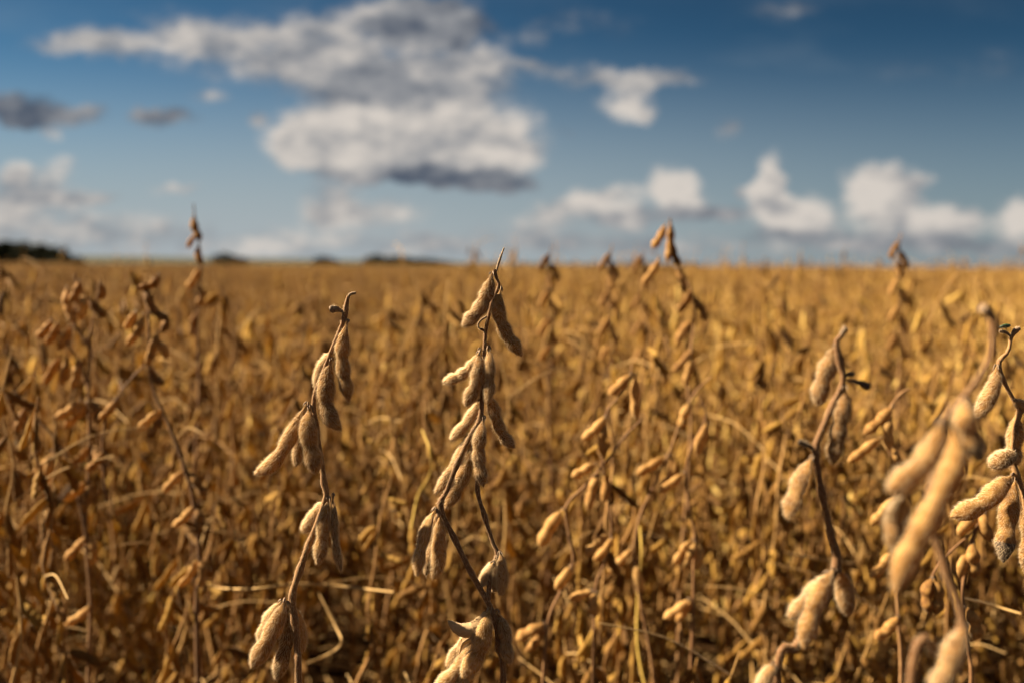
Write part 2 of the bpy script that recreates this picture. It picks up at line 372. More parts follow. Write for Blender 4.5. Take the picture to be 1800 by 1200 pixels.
# ------------------------------------------------------------------ ground
def ground():
    g = Geo()
    xs = np.concatenate([-np.geomspace(6000, 4, 26), np.linspace(-3, 3, 31), np.geomspace(4, 6000, 26)])
    ys = np.concatenate([-np.geomspace(3000, 4, 14), np.linspace(-3, 8, 45), np.geomspace(9, 9000, 34)])
    X, Y = np.meshgrid(xs, ys)
    rng = np.random.default_rng(3)
    Z = rng.normal(0, .008, X.shape) * (np.hypot(X, Y) < 12)
    v = np.stack([X, Y, Z], -1).reshape(-1, 3); nx = len(xs)
    i = np.arange(len(ys) - 1)[:, None]; j = np.arange(nx - 1)[None]
    a = i * nx + j
    g.add(v, np.stack([a, a + 1, a + nx + 1, a + nx], -1).reshape(-1, 4))
    m, nt, b, out = new_mat('soil_and_straw')
    N, L = nt.nodes.new, nt.links.new
    tc = N('ShaderNodeTexCoord'); n = N('ShaderNodeTexNoise'); n.inputs['Scale'].default_value = 14; n.inputs['Detail'].default_value = 8; L(tc.outputs['Object'], n.inputs['Vector'])
    cr = N('ShaderNodeValToRGB'); L(n.outputs['Fac'], cr.inputs[0])
    e = cr.color_ramp.elements; e[0].position = .35; e[0].color = (.016, .009, .005, 1); e[1].position = .7; e[1].color = (.055, .030, .012, 1)
    L(cr.outputs[0], b.inputs['Base Color']); b.inputs['Roughness'].default_value = 1; b.inputs['Specular IOR Level'].default_value = 0
    bp = N('ShaderNodeBump'); bp.inputs['Strength'].default_value = .6; bp.inputs['Distance'].default_value = .02; L(n.outputs['Fac'], bp.inputs['Height']); L(bp.outputs[0], b.inputs['Normal'])
    o = link('ground', g.mesh('ground', [m]), kind='structure')
    return o
ground()

# ------------------------------------------------------------------ the sharp and half-sharp plants in front
def uv_side(d_pts):
    return None

def hero_plant(label, d, stems, pods, seed, hair=2900, ns=15, rings=44, stem_r=.0013, hair_len=.0021, ground_to=True, twigs=(), d_of=None, shared_tone=0., wide=.78, cat='soybean plant'):
    """stems: lists of (px, py[, depth offset in mm]) from the top down; the first one runs on to the ground.
       pods: (points, width in photo units, seeds, depth offset mm, tone[, options])"""
    rng = np.random.default_rng(seed)
    dep = lambda p, off=0.: P(p[0], p[1], d + (off + (p[2] if len(p) > 2 else 0)) * .001)
    first = [dep(p) for p in stems[0][0]]
    last = first[-1]
    base = np.array([last[0] + rng.uniform(-.03, .03), last[1] + rng.uniform(.0, .05), 0.0])
    root = thing('soybean_plant', label, cat, base)
    for si, (pts, r0, r1) in enumerate(stems):
        w = [dep(p) for p in pts]
        if si == 0 and ground_to:
            for k in (.3, .6, .85):
                w.append(last * (1 - k) + base * k + rng.normal(0, .006, 3) * (1, 1, .3))
            w.append(base - np.array([0, 0, .02]))
        L_ = sum(np.linalg.norm(np.subtract(w[i + 1], w[i])) for i in range(len(w) - 1))
        sp = spline(w, max(24, int(L_ / .0035)))
        sp = sp + np.cumsum(rng.normal(0, .00006, sp.shape), 0) * np.sin(np.linspace(0, np.pi, len(sp)))[:, None]
        g = Geo(); r0, r1 = r0 * 1.2, r1 * 1.2
        vis = spline([dep(p) for p in pts], 40)
        Lv = sum(np.linalg.norm(vis[i + 1] - vis[i]) for i in range(39))
        rr = [r0, r0 + (r1 - r0) * .5, r1, r1 * 1.5] if si == 0 and ground_to else [r0, (r0 + r1) / 2, r1]
        if si == 0 and ground_to:
            q = np.linspace(0, 1, 20); f = Lv / L_
            rr = np.interp(q, [0, f, 1], [r0, r1, r1 * 1.8])
        kn = [(dep(p), rng.uniform(.25, .6)) for p in pts[1:-1] if rng.random() < .45]
        V = tube_geo(g, sp, rr, 10, 0, rng.uniform(-.15, .15), knots=kn)
        if hair:
            cut = int(len(sp) * min(1, Lv / L_ + .02))
            hairs(g, V[:cut], int(Lv * hair * 6.5), rng, hair_len * .75, .000045, 1, (0, 1), .15)
        link('stem' if si == 0 else 'branch', g.mesh('stem', [M_STEM, M_HAIR], origin=base), root)
    for pd in pods:
        pts, wpx, n, off, tone = pd[:5]; opt = pd[5] if len(pd) > 5 else {}
        k = len(pts); tipo = opt.get('tip', rng.uniform(-6, 6))
        w = [dep(p, off * min(1, i / 1.0) + tipo * i / (k - 1)) for i, p in enumerate(pts)]
        dd = d + off * .001
        sp = spline(w, rings)
        chord = sp[-1] - sp[0]
        view = norm(sp.mean(0) - np.array([0, 0, CAM_H]))
        side = np.cross(view, norm(chord))
        roll = opt.get('roll', rng.uniform(-.45, .45))
        side = side * math.cos(roll) + view * math.sin(roll)
        g = Geo()
        hw = wpx * wide / 2 / FPX * dd / max(.75, abs(math.cos(roll)))
        fl = opt.get('flat', 1.0)
        V = pod_geo(g, sp, side, hw, n, ns, 0, tone + shared_tone, ratio=.70 * fl if fl < 1 else .70, rng=rng, fl=1)
        if opt.get('rot'):
            f = g.q[0]; ring = np.arange(len(f)) // ns
            g.qm[0] = np.where((ring > rings * .74) & (ring < rings * .97), 2, 0)
        # dried calyx at the stalk
        c0 = sp[0]; tg = norm(sp[3] - sp[0])
        for s in range(5):
            a = norm(np.cross(tg, rng.normal(0, 1, 3)))
            q0 = c0 + a * .0006; e = q0 + tg * rng.uniform(.002, .0045) + a * rng.uniform(.0005, .0018)
            tube_geo(g, np.array([q0, (q0 + e) / 2 + a * .0004, e]), [.0006, .0005, .0001], 5, 3, -.2)
        # stalk bending out of the node
        if hair:
            hairs(g, V, int(hair * opt.get('hair', 1)), rng, hair_len, .000070, 1)
        o = link('pod', g.mesh('pod', [M_POD, M_HAIR, M_ROT, M_TWIG], origin=w[0]), root, loc=w[0] - base)
        if 'label' in opt: o['label'] = opt['label']
    for tw in twigs:
        pts, r0, r1 = tw[:3]; m = tw[3] if len(tw) > 3 else M_TWIG
        w = [dep(p) for p in pts]; g = Geo()
        sp = spline(w, 26); sp = sp + rng.normal(0, r1 * .12, sp.shape)
        V = tube_geo(g, sp, [r0, (r0 + r1) * .5, r1], 8, 0, 0, knots=[(w[-1], .35), (w[len(w) // 2], .5)])
        if hair: hairs(g, V, 160, rng, hair_len * .6, .00003, 1, (0, 1), .2)
        link(tw[4] if len(tw) > 4 else 'tip_twig', g.mesh('twig', [m, M_HAIR], origin=w[0]), root, loc=w[0] - base)
    return root, base

# --- the tall sharp plant in the middle
centre, centre_base = hero_plant(
    'tall sharp fuzzy-podded plant in the middle with a dark twig crossing the horizon', FOCUS,
    [([(869, 474), (873, 490), (877, 502), (866, 530), (858, 560), (853, 590), (850, 640), (847, 690), (844, 735), (828, 762), (803, 815), (786, 860), (773, 890), (798, 945), (828, 1005), (857, 1058), (870, 1090), (877, 1140), (884, 1210)], .0009, .0017),
     ([(846, 578), (853, 585, 3), (852, 620, 6), (850, 680, 9), (846, 740, 10), (840, 800, 10), (838, 860, 9), (850, 905, 7), (866, 955, 5), (873, 972, 4), (862, 1010, 3), (858, 1056)], .0006, .0013)],
    [([(865, 478), (861, 500), (853, 525), (838, 550), (813, 574)], 29, 3, -4, -.05, {'roll': .15}),
     ([(881, 504), (876, 530), (879, 560), (892, 590), (905, 608), (917, 626)], 29, 3, -6, -.05, {'roll': -.1}),
     ([(844, 612), (838, 632), (823, 650), (803, 663), (779, 672)], 23, 3, 2, .05, {'roll': .2}),
     ([(842, 617), (843, 645), (837, 675), (828, 695), (818, 714)], 29, 2, -7, 0., {'roll': .1}),
     ([(859, 608), (860, 640), (861, 675), (857, 709)], 20, 2, -5, .1, {'roll': .5}),
     ([(858, 690), (865, 710), (873, 738), (887, 768), (906, 787)], 24, 3, 8, -.12, {'roll': .2}),
     ([(846, 700), (832, 727), (813, 752), (792, 773)], 23, 2, 6, .35, {'roll': .3}),
     ([(851, 731), (844, 765), (842, 805), (850, 856)], 27, 3, -8, .1, {'roll': .15}),
     ([(846, 742), (834, 785), (812, 840), (782, 897)], 30, 3, 7, .15, {'roll': .1}),
     ([(836, 752), (810, 800), (786, 840), (764, 868)], 24, 2, 10, .32, {'roll': .3}),
     ([(766, 891), (752, 920), (740, 965), (732, 1013)], 25, 2, -4, .2, {'roll': .6, 'flat': .8}),
     ([(769, 893), (766, 930), (758, 970), (748, 1012)], 22, 2, 4, .0, {'roll': .4}),
     ([(773, 900), (772, 950), (770, 990), (762, 1018)], 30, 1, -3, .05, {'roll': .2}),
     ([(878, 968), (882, 990), (883, 1020), (879, 1046)], 22, 1, -5, -.05, {'roll': .2}),
     ([(874, 975), (870, 1005), (868, 1040)], 18, 1, 0, .25, {'roll': .5}),
     ([(870, 985), (858, 1005), (845, 1030)], 18, 1, 7, .3, {'roll': .4}),
     ([(862, 1066), (852, 1105), (838, 1150), (812, 1192)], 40, 2, -8, .1, {'roll': .1}),
     ([(872, 1070), (887, 1110), (890, 1145), (897, 1168)], 25, 2, -2, -.1, {'roll': .6, 'flat': .7}),
     ([(850, 1085), (830, 1110), (806, 1140), (784, 1172)], 20, 2, 3, .1, {'roll': .7}),
     ([(838, 1120), (820, 1150), (795, 1185), (762, 1212)], 30, 2, 2, .3, {'roll': .2}),
     ([(835, 1150), (820, 1180), (805, 1215)], 30, 2, -3, .25, {'roll': .2})],
    11, stem_r=.0012,
    twigs=[([(872, 478), (878, 458), (886, 436)], .0007, .00035), ([(845, 580), (840, 572), (845, 563), (856, 556)], .0005, .0004)])

# the pod that has burst open low on the middle plant: a twisted papery half shell
def split_husk(root, base, pts, wpx, d, seed, twist):
    rng = np.random.default_rng(seed)
    w = [P(a, b, d + c * .001) for a, b, c in pts]
    sp = spline(w, 26); t, s, b = frames(sp, (0, -.4, 1))
    hw = wpx / 2 / FPX * d; prof = np.clip(np.sin(np.linspace(.12, 1, 26) * np.pi) ** .6, .05, 1)
    u = np.linspace(-1, 1, 9); g = Geo(); rows = []
    for i in range(26):
        a = twist * i / 25; S_ = s[i] * math.cos(a) + b[i] * math.sin(a); B_ = -s[i] * math.sin(a) + b[i] * math.cos(a)
        rows.append(sp[i] + (S_[None] * u[:, None] + B_[None] * (u[:, None] ** 2 - .5) * .8) * hw * prof[i] + rng.normal(0, .00018, (9, 3)))
    V = np.array(rows); th = np.zeros_like(V); th[:, :] = (b * .0004)[:, None]
    both = np.concatenate([V, (V + th)[:, ::-1]], axis=1)
    g.add(both.reshape(-1, 3), grid_quads(26, 18), mat=0)
    hairs(g, both, 700, rng, .001, .000034, 1)
    link('split_pod', g.mesh('split_pod', [M_HUSK, M_HAIR], origin=w[0]), root, loc=w[0] - base, label='burst papery pod curled open')
split_husk(centre, centre_base, [(856, 1078, 0), (838, 1104, -6), (812, 1106, -8), (787, 1090, -8)], 26, FOCUS, 5, 1.6)
split_husk(centre, centre_base, [(846, 1092, 0), (832, 1120, -3), (815, 1128, -3), (805, 1150, -4)], 24, FOCUS, 6, -1.2)

# --- the sharp plant left of it
left, left_base = hero_plant(
    'sharp leaning plant with a hooked tip and fuzzy pods left of the middle plant', FOCUS,
    [([(612, 520), (608, 540), (606, 556), (597, 582), (584, 612), (568, 655), (552, 700), (556, 750), (564, 800), (570, 850), (574, 868), (563, 905), (543, 958), (527, 1003), (514, 1047), (518, 1090), (523, 1145), (525, 1212)], .0009, .0020)],
    [([(612, 562), (604, 592), (602, 630), (606, 665), (614, 706)], 29, 3, -6, .0, {'roll': .1}),
     ([(584, 628), (575, 665), (573, 705), (582, 735), (600, 756)], 35, 2, -3, -.1, {'roll': .1}),
     ([(586, 616), (570, 640), (562, 662), (556, 684)], 24, 1, 6, .3, {'roll': .3}),
     ([(540, 706), (527, 735), (508, 772), (482, 812), (447, 834)], 31, 2, -4, .05, {'roll': .15}),
     ([(545, 712), (541, 745), (546, 785), (557, 834)], 37, 2, -8, -.08, {'roll': .1}),
     ([(542, 722), (532, 760), (526, 790), (520, 820)], 26, 1, 5, .25, {'roll': .2}),
     ([(578, 872), (571, 910), (565, 955), (559, 993)], 27, 2, -6, .0, {'roll': .2}),
     ([(584, 866), (587, 905), (590, 955), (600, 1006)], 18, 2, -3, -.1, {'roll': .9, 'flat': .6}),
     ([(573, 880), (560, 898), (546, 918), (531, 934)], 28, 1, 7, .3, {'roll': .2}),
     ([(501, 1051), (490, 1085), (468, 1130), (442, 1174)], 36, 2, -7, .05, {'roll': .15}),
     ([(496, 1053), (480, 1080), (468, 1100), (458, 1136)], 28, 2, 2, .2, {'roll': .4}),
     ([(504, 1056), (508, 1100), (500, 1145), (484, 1196)], 31, 2, 1, .0, {'roll': .3}),
     ([(514, 1060), (525, 1095), (529, 1120), (530, 1148)], 24, 1, 7, .2, {'roll': .3})],
    12, twigs=[([(609, 536), (612, 524), (616, 517), (625, 515)], .0006, .0006), ([(606, 552), (599, 546), (590, 543), (583, 544)], .0005, .0015, M_TWIG, 'withered_pod')])

# --- right: half-sharp plant with a dry side twig
hero_plant(
    'soft-edged nearer plant right of centre, stubby dark side twigs near its top and few pods', .52,
    [([(1478, 590), (1470, 600), (1475, 635), (1482, 668), (1462, 716), (1442, 762), (1434, 795), (1446, 868), (1460, 935), (1471, 990), (1442, 1055), (1400, 1135), (1365, 1212)], .0011, .0017)],
    [([(1469, 602), (1462, 630), (1448, 665), (1436, 714)], 38, 2, 3, .05, {'roll': .2}),
     ([(1485, 675), (1482, 715), (1473, 762), (1464, 817)], 38, 3, -5, -.05, {'roll': .2}),
     ([(1428, 800), (1412, 830), (1398, 865), (1383, 912)], 36, 2, -3, .2, {'roll': .6, 'flat': .7}),
     ([(1466, 998), (1444, 1038), (1425, 1085), (1412, 1142)], 44, 2, -9, .15, {'roll': .1}),
     ([(1474, 998), (1484, 1030), (1488, 1060), (1492, 1082)], 40, 1, 6, -.1, {'roll': .2}),
     ([(1458, 1004), (1432, 1035), (1410, 1062), (1386, 1086)], 32, 2, 5, .25, {'roll': .3}),
     ([(1362, 1164), (1352, 1180), (1342, 1200), (1334, 1222)], 30, 1, -4, .1)],
    13, hair=1500, wide=.72, ns=14, rings=36,
    twigs=[([(1478, 592), (1482, 584), (1487, 576)], .0007, .0008), ([(1484, 668), (1500, 670), (1515, 674), (1528, 680)], .0005, .0012, M_ROT, 'withered_pod'), ([(1484, 664), (1490, 658), (1500, 657)], .0005, .0008, M_ROT), ([(1434, 796), (1425, 785), (1405, 776)], .0006, .0010, M_ROT)])

# --- right: very near, blurred plant with the biggest pods
hero_plant(
    'nearest and blurriest plant, with the largest fat golden pods in the field', .40,
    [([(1738, 545), (1745, 562), (1746, 600), (1736, 640), (1702, 690), (1664, 732), (1645, 800), (1636, 870), (1640, 925), (1664, 1000), (1692, 1092), (1655, 1150), (1600, 1215)], .0010, .0016)],
    [([(1655, 738), (1646, 778), (1618, 822), (1560, 864)], 66, 2, -4, .2, {'roll': .1}),
     ([(1675, 742), (1678, 810), (1645, 890), (1604, 960), (1570, 1046)], 72, 3, -16, .2, {'roll': .1}),
     ([(1690, 700), (1696, 735), (1708, 770), (1724, 812)], 58, 2, -12, .25, {'roll': .2, 'rot': True, 'label': 'fat pod with a dark end'}),
     ([(1588, 870), (1574, 905), (1572, 940), (1582, 985)], 50, 1, 20, .1, {'roll': .3}),
     ([(1696, 1096), (1680, 1140), (1662, 1185), (1640, 1230)], 60, 2, -6, .2, {'roll': .2})],
    14, hair=1500, wide=.58, ns=14, rings=36,
    twigs=[([(1745, 562), (1737, 548), (1726, 542)], .0006, .0011)])

# --- right edge: the plant that carries the beetle
beetle_plant, bp_base = hero_plant(
    'plant at the right edge with a green beetle on its hooked top twig', .64,
    [([(1790, 580), (1778, 592), (1772, 618), (1756, 636), (1762, 664), (1780, 700), (1792, 722), (1782, 760), (1778, 800), (1786, 832), (1798, 870), (1806, 930), (1812, 1000), (1815, 1060), (1818, 1215)], .0009, .0018)],
    [([(1752, 640), (1750, 668), (1738, 698), (1716, 734)], 34, 1, -3, -.12, {'roll': .3, 'hair': 1.2, 'label': 'shrivelled pod ending in a sharp point'}),
     ([(1788, 722), (1786, 752), (1782, 785), (1778, 826)], 36, 2, 3, .1, {'roll': .4}),
     ([(1784, 790), (1775, 800), (1760, 808), (1740, 820)], 40, 1, -4, -.05, {'roll': .2}),
     ([(1784, 832), (1758, 856), (1722, 888), (1670, 908)], 46, 2, -7, .08, {'roll': .1}),
     ([(1786, 838), (1776, 885), (1770, 930), (1763, 988)], 44, 2, -2, .1, {'roll': .15, 'rot': True, 'label': 'pod with a dark weathered end'}),
     ([(1780, 700), (1790, 708), (1800, 714), (1815, 724)], 26, 1, -3, .3, {'roll': .3}),
     ([(1792, 850), (1804, 900), (1808, 950), (1803, 1010)], 34, 2, 5, -.1)],
    15, hair=1900, wide=.70, twigs=[([(1778, 590), (1784, 580), (1792, 577)], .0006, .0008), ([(1777, 592), (1771, 586), (1764, 583), (1757, 582)], .0006, .0005)])

# ------------------------------------------------------------------ the beetle
def beetle():
    d = .64; S0 = P(1766, 573.5, d); px = d / FPX
    root = thing('beetle', 'tiny green beetle with dark spots sitting on a fuzzy top twig', 'beetle', S0)
    def m(name, c, r=.25, spots=False):
        mt, nt, b, out = new_mat(name); b.inputs['Roughness'].default_value = r
        if spots:
            N, L = nt.nodes.new, nt.links.new
            v = N('ShaderNodeTexVoronoi'); v.inputs['Scale'].default_value = 620; tc = N('ShaderNodeTexCoord'); L(tc.outputs['Object'], v.inputs['Vector'])
            mr = N('ShaderNodeMapRange'); L(v.outputs['Distance'], mr.inputs['Value']); mr.inputs['From Min'].default_value = .32; mr.inputs['From Max'].default_value = .40
            mx = N('ShaderNodeMix'); mx.data_type = 'RGBA'; L(mr.outputs[0], mx.inputs['Factor']); mx.inputs[6].default_value = (.008, .008, .006, 1); mx.inputs[7].default_value = (*c, 1)
            L(mx.outputs[2], b.inputs['Base Color'])
        else: b.inputs['Base Color'].default_value = (*c, 1)
        return mt
    green, black, tan = m('beetle_green', (.03, .062, .02), .35, True), m('beetle_black', (.012, .011, .009), .3), m('beetle_belly', (.16, .17, .06), .4)
    ax = norm(np.array([-1, -.15, -.06])); up = np.array([0, 0, 1.0]); up = norm(up - ax * np.dot(up, ax)); sd_ = np.cross(ax, up)   # head to the left
    def ell(name, c, r, mt, half=None, rings=16, segs=20):
        g = Geo(); c = np.asarray(c); a = np.linspace(0.02, np.pi - .02, rings); th = np.linspace(0, 2 * np.pi, segs, endpoint=False)
        if half is not None: th = np.linspace(*half, segs)
        V = np.empty((rings, segs, 3))
        for i, q in enumerate(a):
            for j, h in enumerate(th):
                V[i, j] = ax * (-math.cos(q) * r[0] + c[0]) + sd_ * (math.sin(q) * math.cos(h) * r[1] + c[1]) + up * (math.sin(q) * math.sin(h) * r[2] + c[2])
        q4 = grid_quads(rings, segs) if half is None else np.array([q for q in grid_quads(rings, segs).reshape(rings - 1, segs, 4)[:, :-1].reshape(-1, 4)])
        g.add(V.reshape(-1, 3), q4)
        return link(name, g.mesh(name, [mt]), root)
    u = .00122
    ell('abdomen', (-.6 * u, 0, -.1 * u), (2.3 * u, 1.15 * u, .95 * u), tan)
    for s in (0, 1): ell('wing_case', (-.75 * u, (-.06 if s else .06) * u, .06 * u), (2.65 * u, 1.45 * u, 1.25 * u), green, (np.pi * .5 + .0, np.pi * 1.05) if s else (-np.pi * .05, np.pi * .5))
    ell('thorax', (1.9 * u, 0, -.1 * u), (.75 * u, .95 * u, .75 * u), green)
    hd = ell('head', (2.7 * u, 0, -.25 * u), (.6 * u, .6 * u, .55 * u), black)
    w3 = lambda a, b, c: (ax * a + sd_ * b + up * c) * u
    for s in (-1, 1):
        g = Geo(); tube_geo(g, spline([w3(3, .25 * s, 0), w3(3.4, .7 * s, .9), w3(2.2, 1.3 * s, 1.9), w3(.2, 1.5 * s, 2.3)], 14), [.09 * u, .07 * u], 6)
        link('antenna', g.mesh('antenna', [black]), root)
        for k, (a, e) in enumerate(((1.9, 2.6), (.8, .4), (-.6, -2.0))):
            g = Geo(); tube_geo(g, spline([w3(a, .7 * s, -.6), w3((a + e) / 2, 1.7 * s, -.3), w3(e, 2.0 * s, -1.3), w3(e - .1, 1.7 * s, -2.1)], 14), [.13 * u, .1 * u, .07 * u], 6)
            link('leg', g.mesh('leg', [black]), root)
    return root
beetle()

# ------------------------------------------------------------------ one pod, one cluster, one field plant
def pod_variant(seed, rings, segs, ):
    rng = np.random.default_rng(seed)
    Lp = rng.uniform(.039, .056); n = rng.choice([2, 2, 3, 3, 1], p=[.3, .2, .25, .2, .05]); b0 = rng.uniform(.1, .5); b1 = rng.uniform(-.9, .9)
    pts = [np.zeros(3)]; a = b0
    for k in range(5):
        pts.append(pts[-1] + np.array([math.sin(a), 0, -math.cos(a)]) * Lp / 5); a += b1 / 5
    return np.array(pts), rng.uniform(.0043, .0056), int(n)
PODS = [pod_variant(900 + i, 0, 0) for i in range(14)]
def pod_raw(i, rings, segs):
    pts, hw, n = PODS[i]; g = Geo()
    pod_geo(g, spline(pts, rings), (1, 0, 0), hw, n, segs, ratio=.68)
    return g.v[0], g.q[0]

def plant_plan(seed, H, lush=1.0):
    """stem, branches and where every pod hangs"""
    rng = np.random.default_rng(seed); plan = {'stems': [], 'pods': [], 'sticks': []}
    lean = rng.normal(0, .07, 2); wob = rng.normal(0, .010, (14, 2))
    zs = np.linspace(0, H, 14)
    main = np.stack([lean[0] * zs / H * H + wob[:, 0] * (zs / H) ** .5, lean[1] * zs / H * H + wob[:, 1] * (zs / H) ** .5, zs], 1); main[0, :2] = 0
    plan['stems'].append((main, .0036, .0011))
    def clusters(line, z0, step, dens, top=False):
        sp = spline(line, 60); s = np.concatenate([[0], np.cumsum(np.linalg.norm(np.diff(sp, axis=0), axis=1))])
        q = z0; az = rng.uniform(0, 6.28)
        while q < s[-1] - .004:
            p = np.array([np.interp(q, s, sp[:, k]) for k in range(3)])
            az += 2.4 + rng.normal(0, .4); nn = rng.choice([1, 2, 3, 4], p=[.12, .30, .34, .24])
            for k in range(nn):
                if rng.random() > dens: continue
                a = az + rng.normal(0, .6); tilt = rng.normal(-.12, .32); sc = rng.uniform(.84, 1.2) * (1 - .15 * (q / s[-1]) ** 3)
                M = Matrix.Translation(p + rng.normal(0, .0015, 3)) @ Matrix.Rotation(a, 4, 'Z') @ Matrix.Rotation(tilt, 4, 'Y') @ Matrix.Rotation(rng.normal(0, .7), 4, 'Z') @ Matrix.Scale(sc, 4)
                plan['pods'].append((int(rng.integers(14)), M, float(np.clip(rng.normal(.03, .36), -.6, .6))))
            if rng.random() < .17:
                e = p + np.array([math.cos(az), math.sin(az), rng.uniform(-.2, .5)]) * rng.uniform(.05, .16)
                plan['sticks'].append((np.array([p, (p + e) / 2 + (0, 0, .012), e]), .0010, .0007))
            q += step * rng.uniform(.7, 1.3)
    clusters(main, H * .16, .046, lush)
    nb = rng.choice([2, 3, 4])
    for b in range(nb):
        z = H * rng.uniform(.15, .42); p = np.array([np.interp(z, zs, main[:, k]) for k in range(3)]); a = rng.uniform(0, 6.28); Lb = H * rng.uniform(.3, .55); sp_ = rng.uniform(.3, .55)
        pts = [p]; el = rng.uniform(.75, 1.0)
        for k in range(6):
            pts.append(pts[-1] + np.array([math.cos(a) * math.cos(el), math.sin(a) * math.cos(el), math.sin(el)]) * Lb / 6 + rng.normal(0, .006, 3)); el = min(1.45, el + .11); a += rng.normal(0, .12)
        plan['stems'].append((np.array(pts), .0022, .0009)); clusters(np.array(pts), Lb * .22, .050, lush * .9)
    return plan

def plan_mesh(plan, rings, segs, ss, sn, name, pod_keep=1.0, rng=None):
    g = Geo(); raw = [pod_raw(i, rings, segs) for i in range(14)]
    r = np.random.default_rng(5)
    for line, r0, r1 in plan['stems']: tube_geo(g, spline(line, sn), [r0, r1], ss, 1, r.uniform(-.3, .3))
    for line, r0, r1 in plan['sticks']: tube_geo(g, spline(line, 6), [r0, r1], ss, 1, .35)
    for i, M, tone in plan['pods']:
        if pod_keep < 1 and r.random() > pod_keep: continue
        v, q = raw[i]; m = np.array(M); g.add(v @ m[:3, :3].T + m[:3, 3], q, mat=0, tone=tone)
    return g

POD_MESH = []
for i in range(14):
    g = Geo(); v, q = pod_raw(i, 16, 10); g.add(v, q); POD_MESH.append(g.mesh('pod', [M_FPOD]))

def parted_plant(seed, H, label, loc, group=None, lush=.8, stem_mat=None):
    plan = plant_plan(seed, H, lush)
    root = thing('soybean_plant', label, 'soybean plant', loc, group)
    for k, (line, r0, r1) in enumerate(plan['stems']):
        g = Geo(); tube_geo(g, spline(line, 40), [r0, r1], 8, 0, 0)
        link('stem' if k == 0 else 'branch', g.mesh('stem', [stem_mat or M_FSTEM]), root)
    for line, r0, r1 in plan['sticks'][:8]:
        g = Geo(); tube_geo(g, spline(line, 10), [r0, r1], 6, 0, .3); link('leaf_stalk', g.mesh('leaf_stalk', [M_STRAW]), root)
    pods = plan['pods']
    if len(pods) > 92:
        keep = sorted(random.Random(seed).sample(range(len(pods)), 92)); pods = [pods[k] for k in keep]
    for i, M, tone in pods:
        o = link('pod', POD_MESH[i], root); o.matrix_local = M
    return root

def copy_tree(o, parent=None):
    c = o.copy(); COL.objects.link(c); c.parent = parent
    for ch in list(o.children):
        d = ch.copy(); COL.objects.link(d); d.parent = c
    return c

# --- the plants one can pick out in the second row (half sharp), traced with their own pods
def row_plant(label, d, stems, pods, seed, mat_top=None):
    """like hero_plant for blurred plants: no fuzz, lighter meshes"""
    root, base = hero_plant(label, d, stems, [(p[0], p[1], p[2], p[3] if len(p) > 3 else 0, p[4] if len(p) > 4 else .15) for p in pods], seed, hair=0, ns=10, rings=20, wide=.9, shared_tone=.3 if seed in (21, 22, 23, 61, 62) else .08)
    return root
row_plant('row plant with a pale bent-over tip and pods stepping down leftward beside the middle plant', 1.08,
    [([(1112, 640), (1108, 664), (1090, 695), (1068, 722), (1062, 770), (1056, 818), (1030, 852), (996, 890), (1002, 945), (1008, 988), (988, 1035), (964, 1092), (954, 1210)], .0010, .0018),
     ([(1130, 735), (1100, 765), (1070, 805), (1060, 818, 5), (1066, 860, 5), (1074, 935, 5), (1058, 1000, 4), (1046, 1040, 4), (1042, 1215, 4)], .0009, .0014)],
    [([(1110, 655), (1098, 668), (1086, 680), (1070, 694)], 19, 2), ([(1116, 655), (1117, 685), (1116, 710), (1120, 738)], 19, 2), ([(1066, 728), (1056, 742), (1042, 758), (1022, 772)], 17, 2, -5, .3),
     ([(1063, 730), (1060, 755), (1058, 780), (1062, 808)], 19, 2, -5, .3), ([(1050, 815), (1038, 820), (1024, 828), (1004, 838)], 18, 2, -5, .4), ([(1056, 824), (1046, 845), (1038, 870), (1034, 898)], 18, 2, -8, .3),
     ([(1062, 830), (1066, 848), (1064, 865), (1060, 884)], 17, 1, 4, -.3), ([(990, 892), (978, 910), (964, 930), (948, 962)], 24, 2, -6, .35), ([(1072, 938), (1058, 948), (1044, 960), (1030, 978)], 20, 2, -4, .35),
     ([(1078, 942), (1068, 960), (1056, 975), (1042, 984)], 17, 1, 4, .2), ([(1003, 992), (996, 1008), (988, 1020), (976, 1036)], 20, 1, -4, .4), ([(958, 1092), (944, 1102), (928, 1110), (906, 1124)], 22, 2, -4, .3),
     ([(962, 1100), (950, 1116), (938, 1132), (922, 1146)], 16, 1, 2, .1), ([(1042, 1036), (1030, 1042), (1018, 1046), (1000, 1052)], 16, 1, 2, .3), ([(1046, 1038), (1043, 1056), (1044, 1070), (1046, 1086)], 19, 1, -5, .3)], 21)
row_plant('row plant with a long bare stem curving down from a lone forked tip', 1.18,
    [([(1252, 660), (1222, 690), (1196, 740), (1178, 790), (1150, 850), (1124, 910), (1114, 980), (1128, 1070), (1150, 1215)], .0009, .0018)],
    [([(1172, 800), (1156, 812), (1140, 822), (1118, 834)], 18, 2), ([(1178, 795), (1184, 820), (1176, 840), (1160, 858)], 18, 2), ([(1212, 705), (1205, 722), (1200, 738), (1198, 756)], 18, 2, -4, .3), ([(1115, 985), (1118, 1005), (1124, 1022), (1132, 1040)], 18, 1, -4, .35),
     ([(1112, 960), (1098, 978), (1085, 990), (1070, 1004)], 15, 1)], 22)
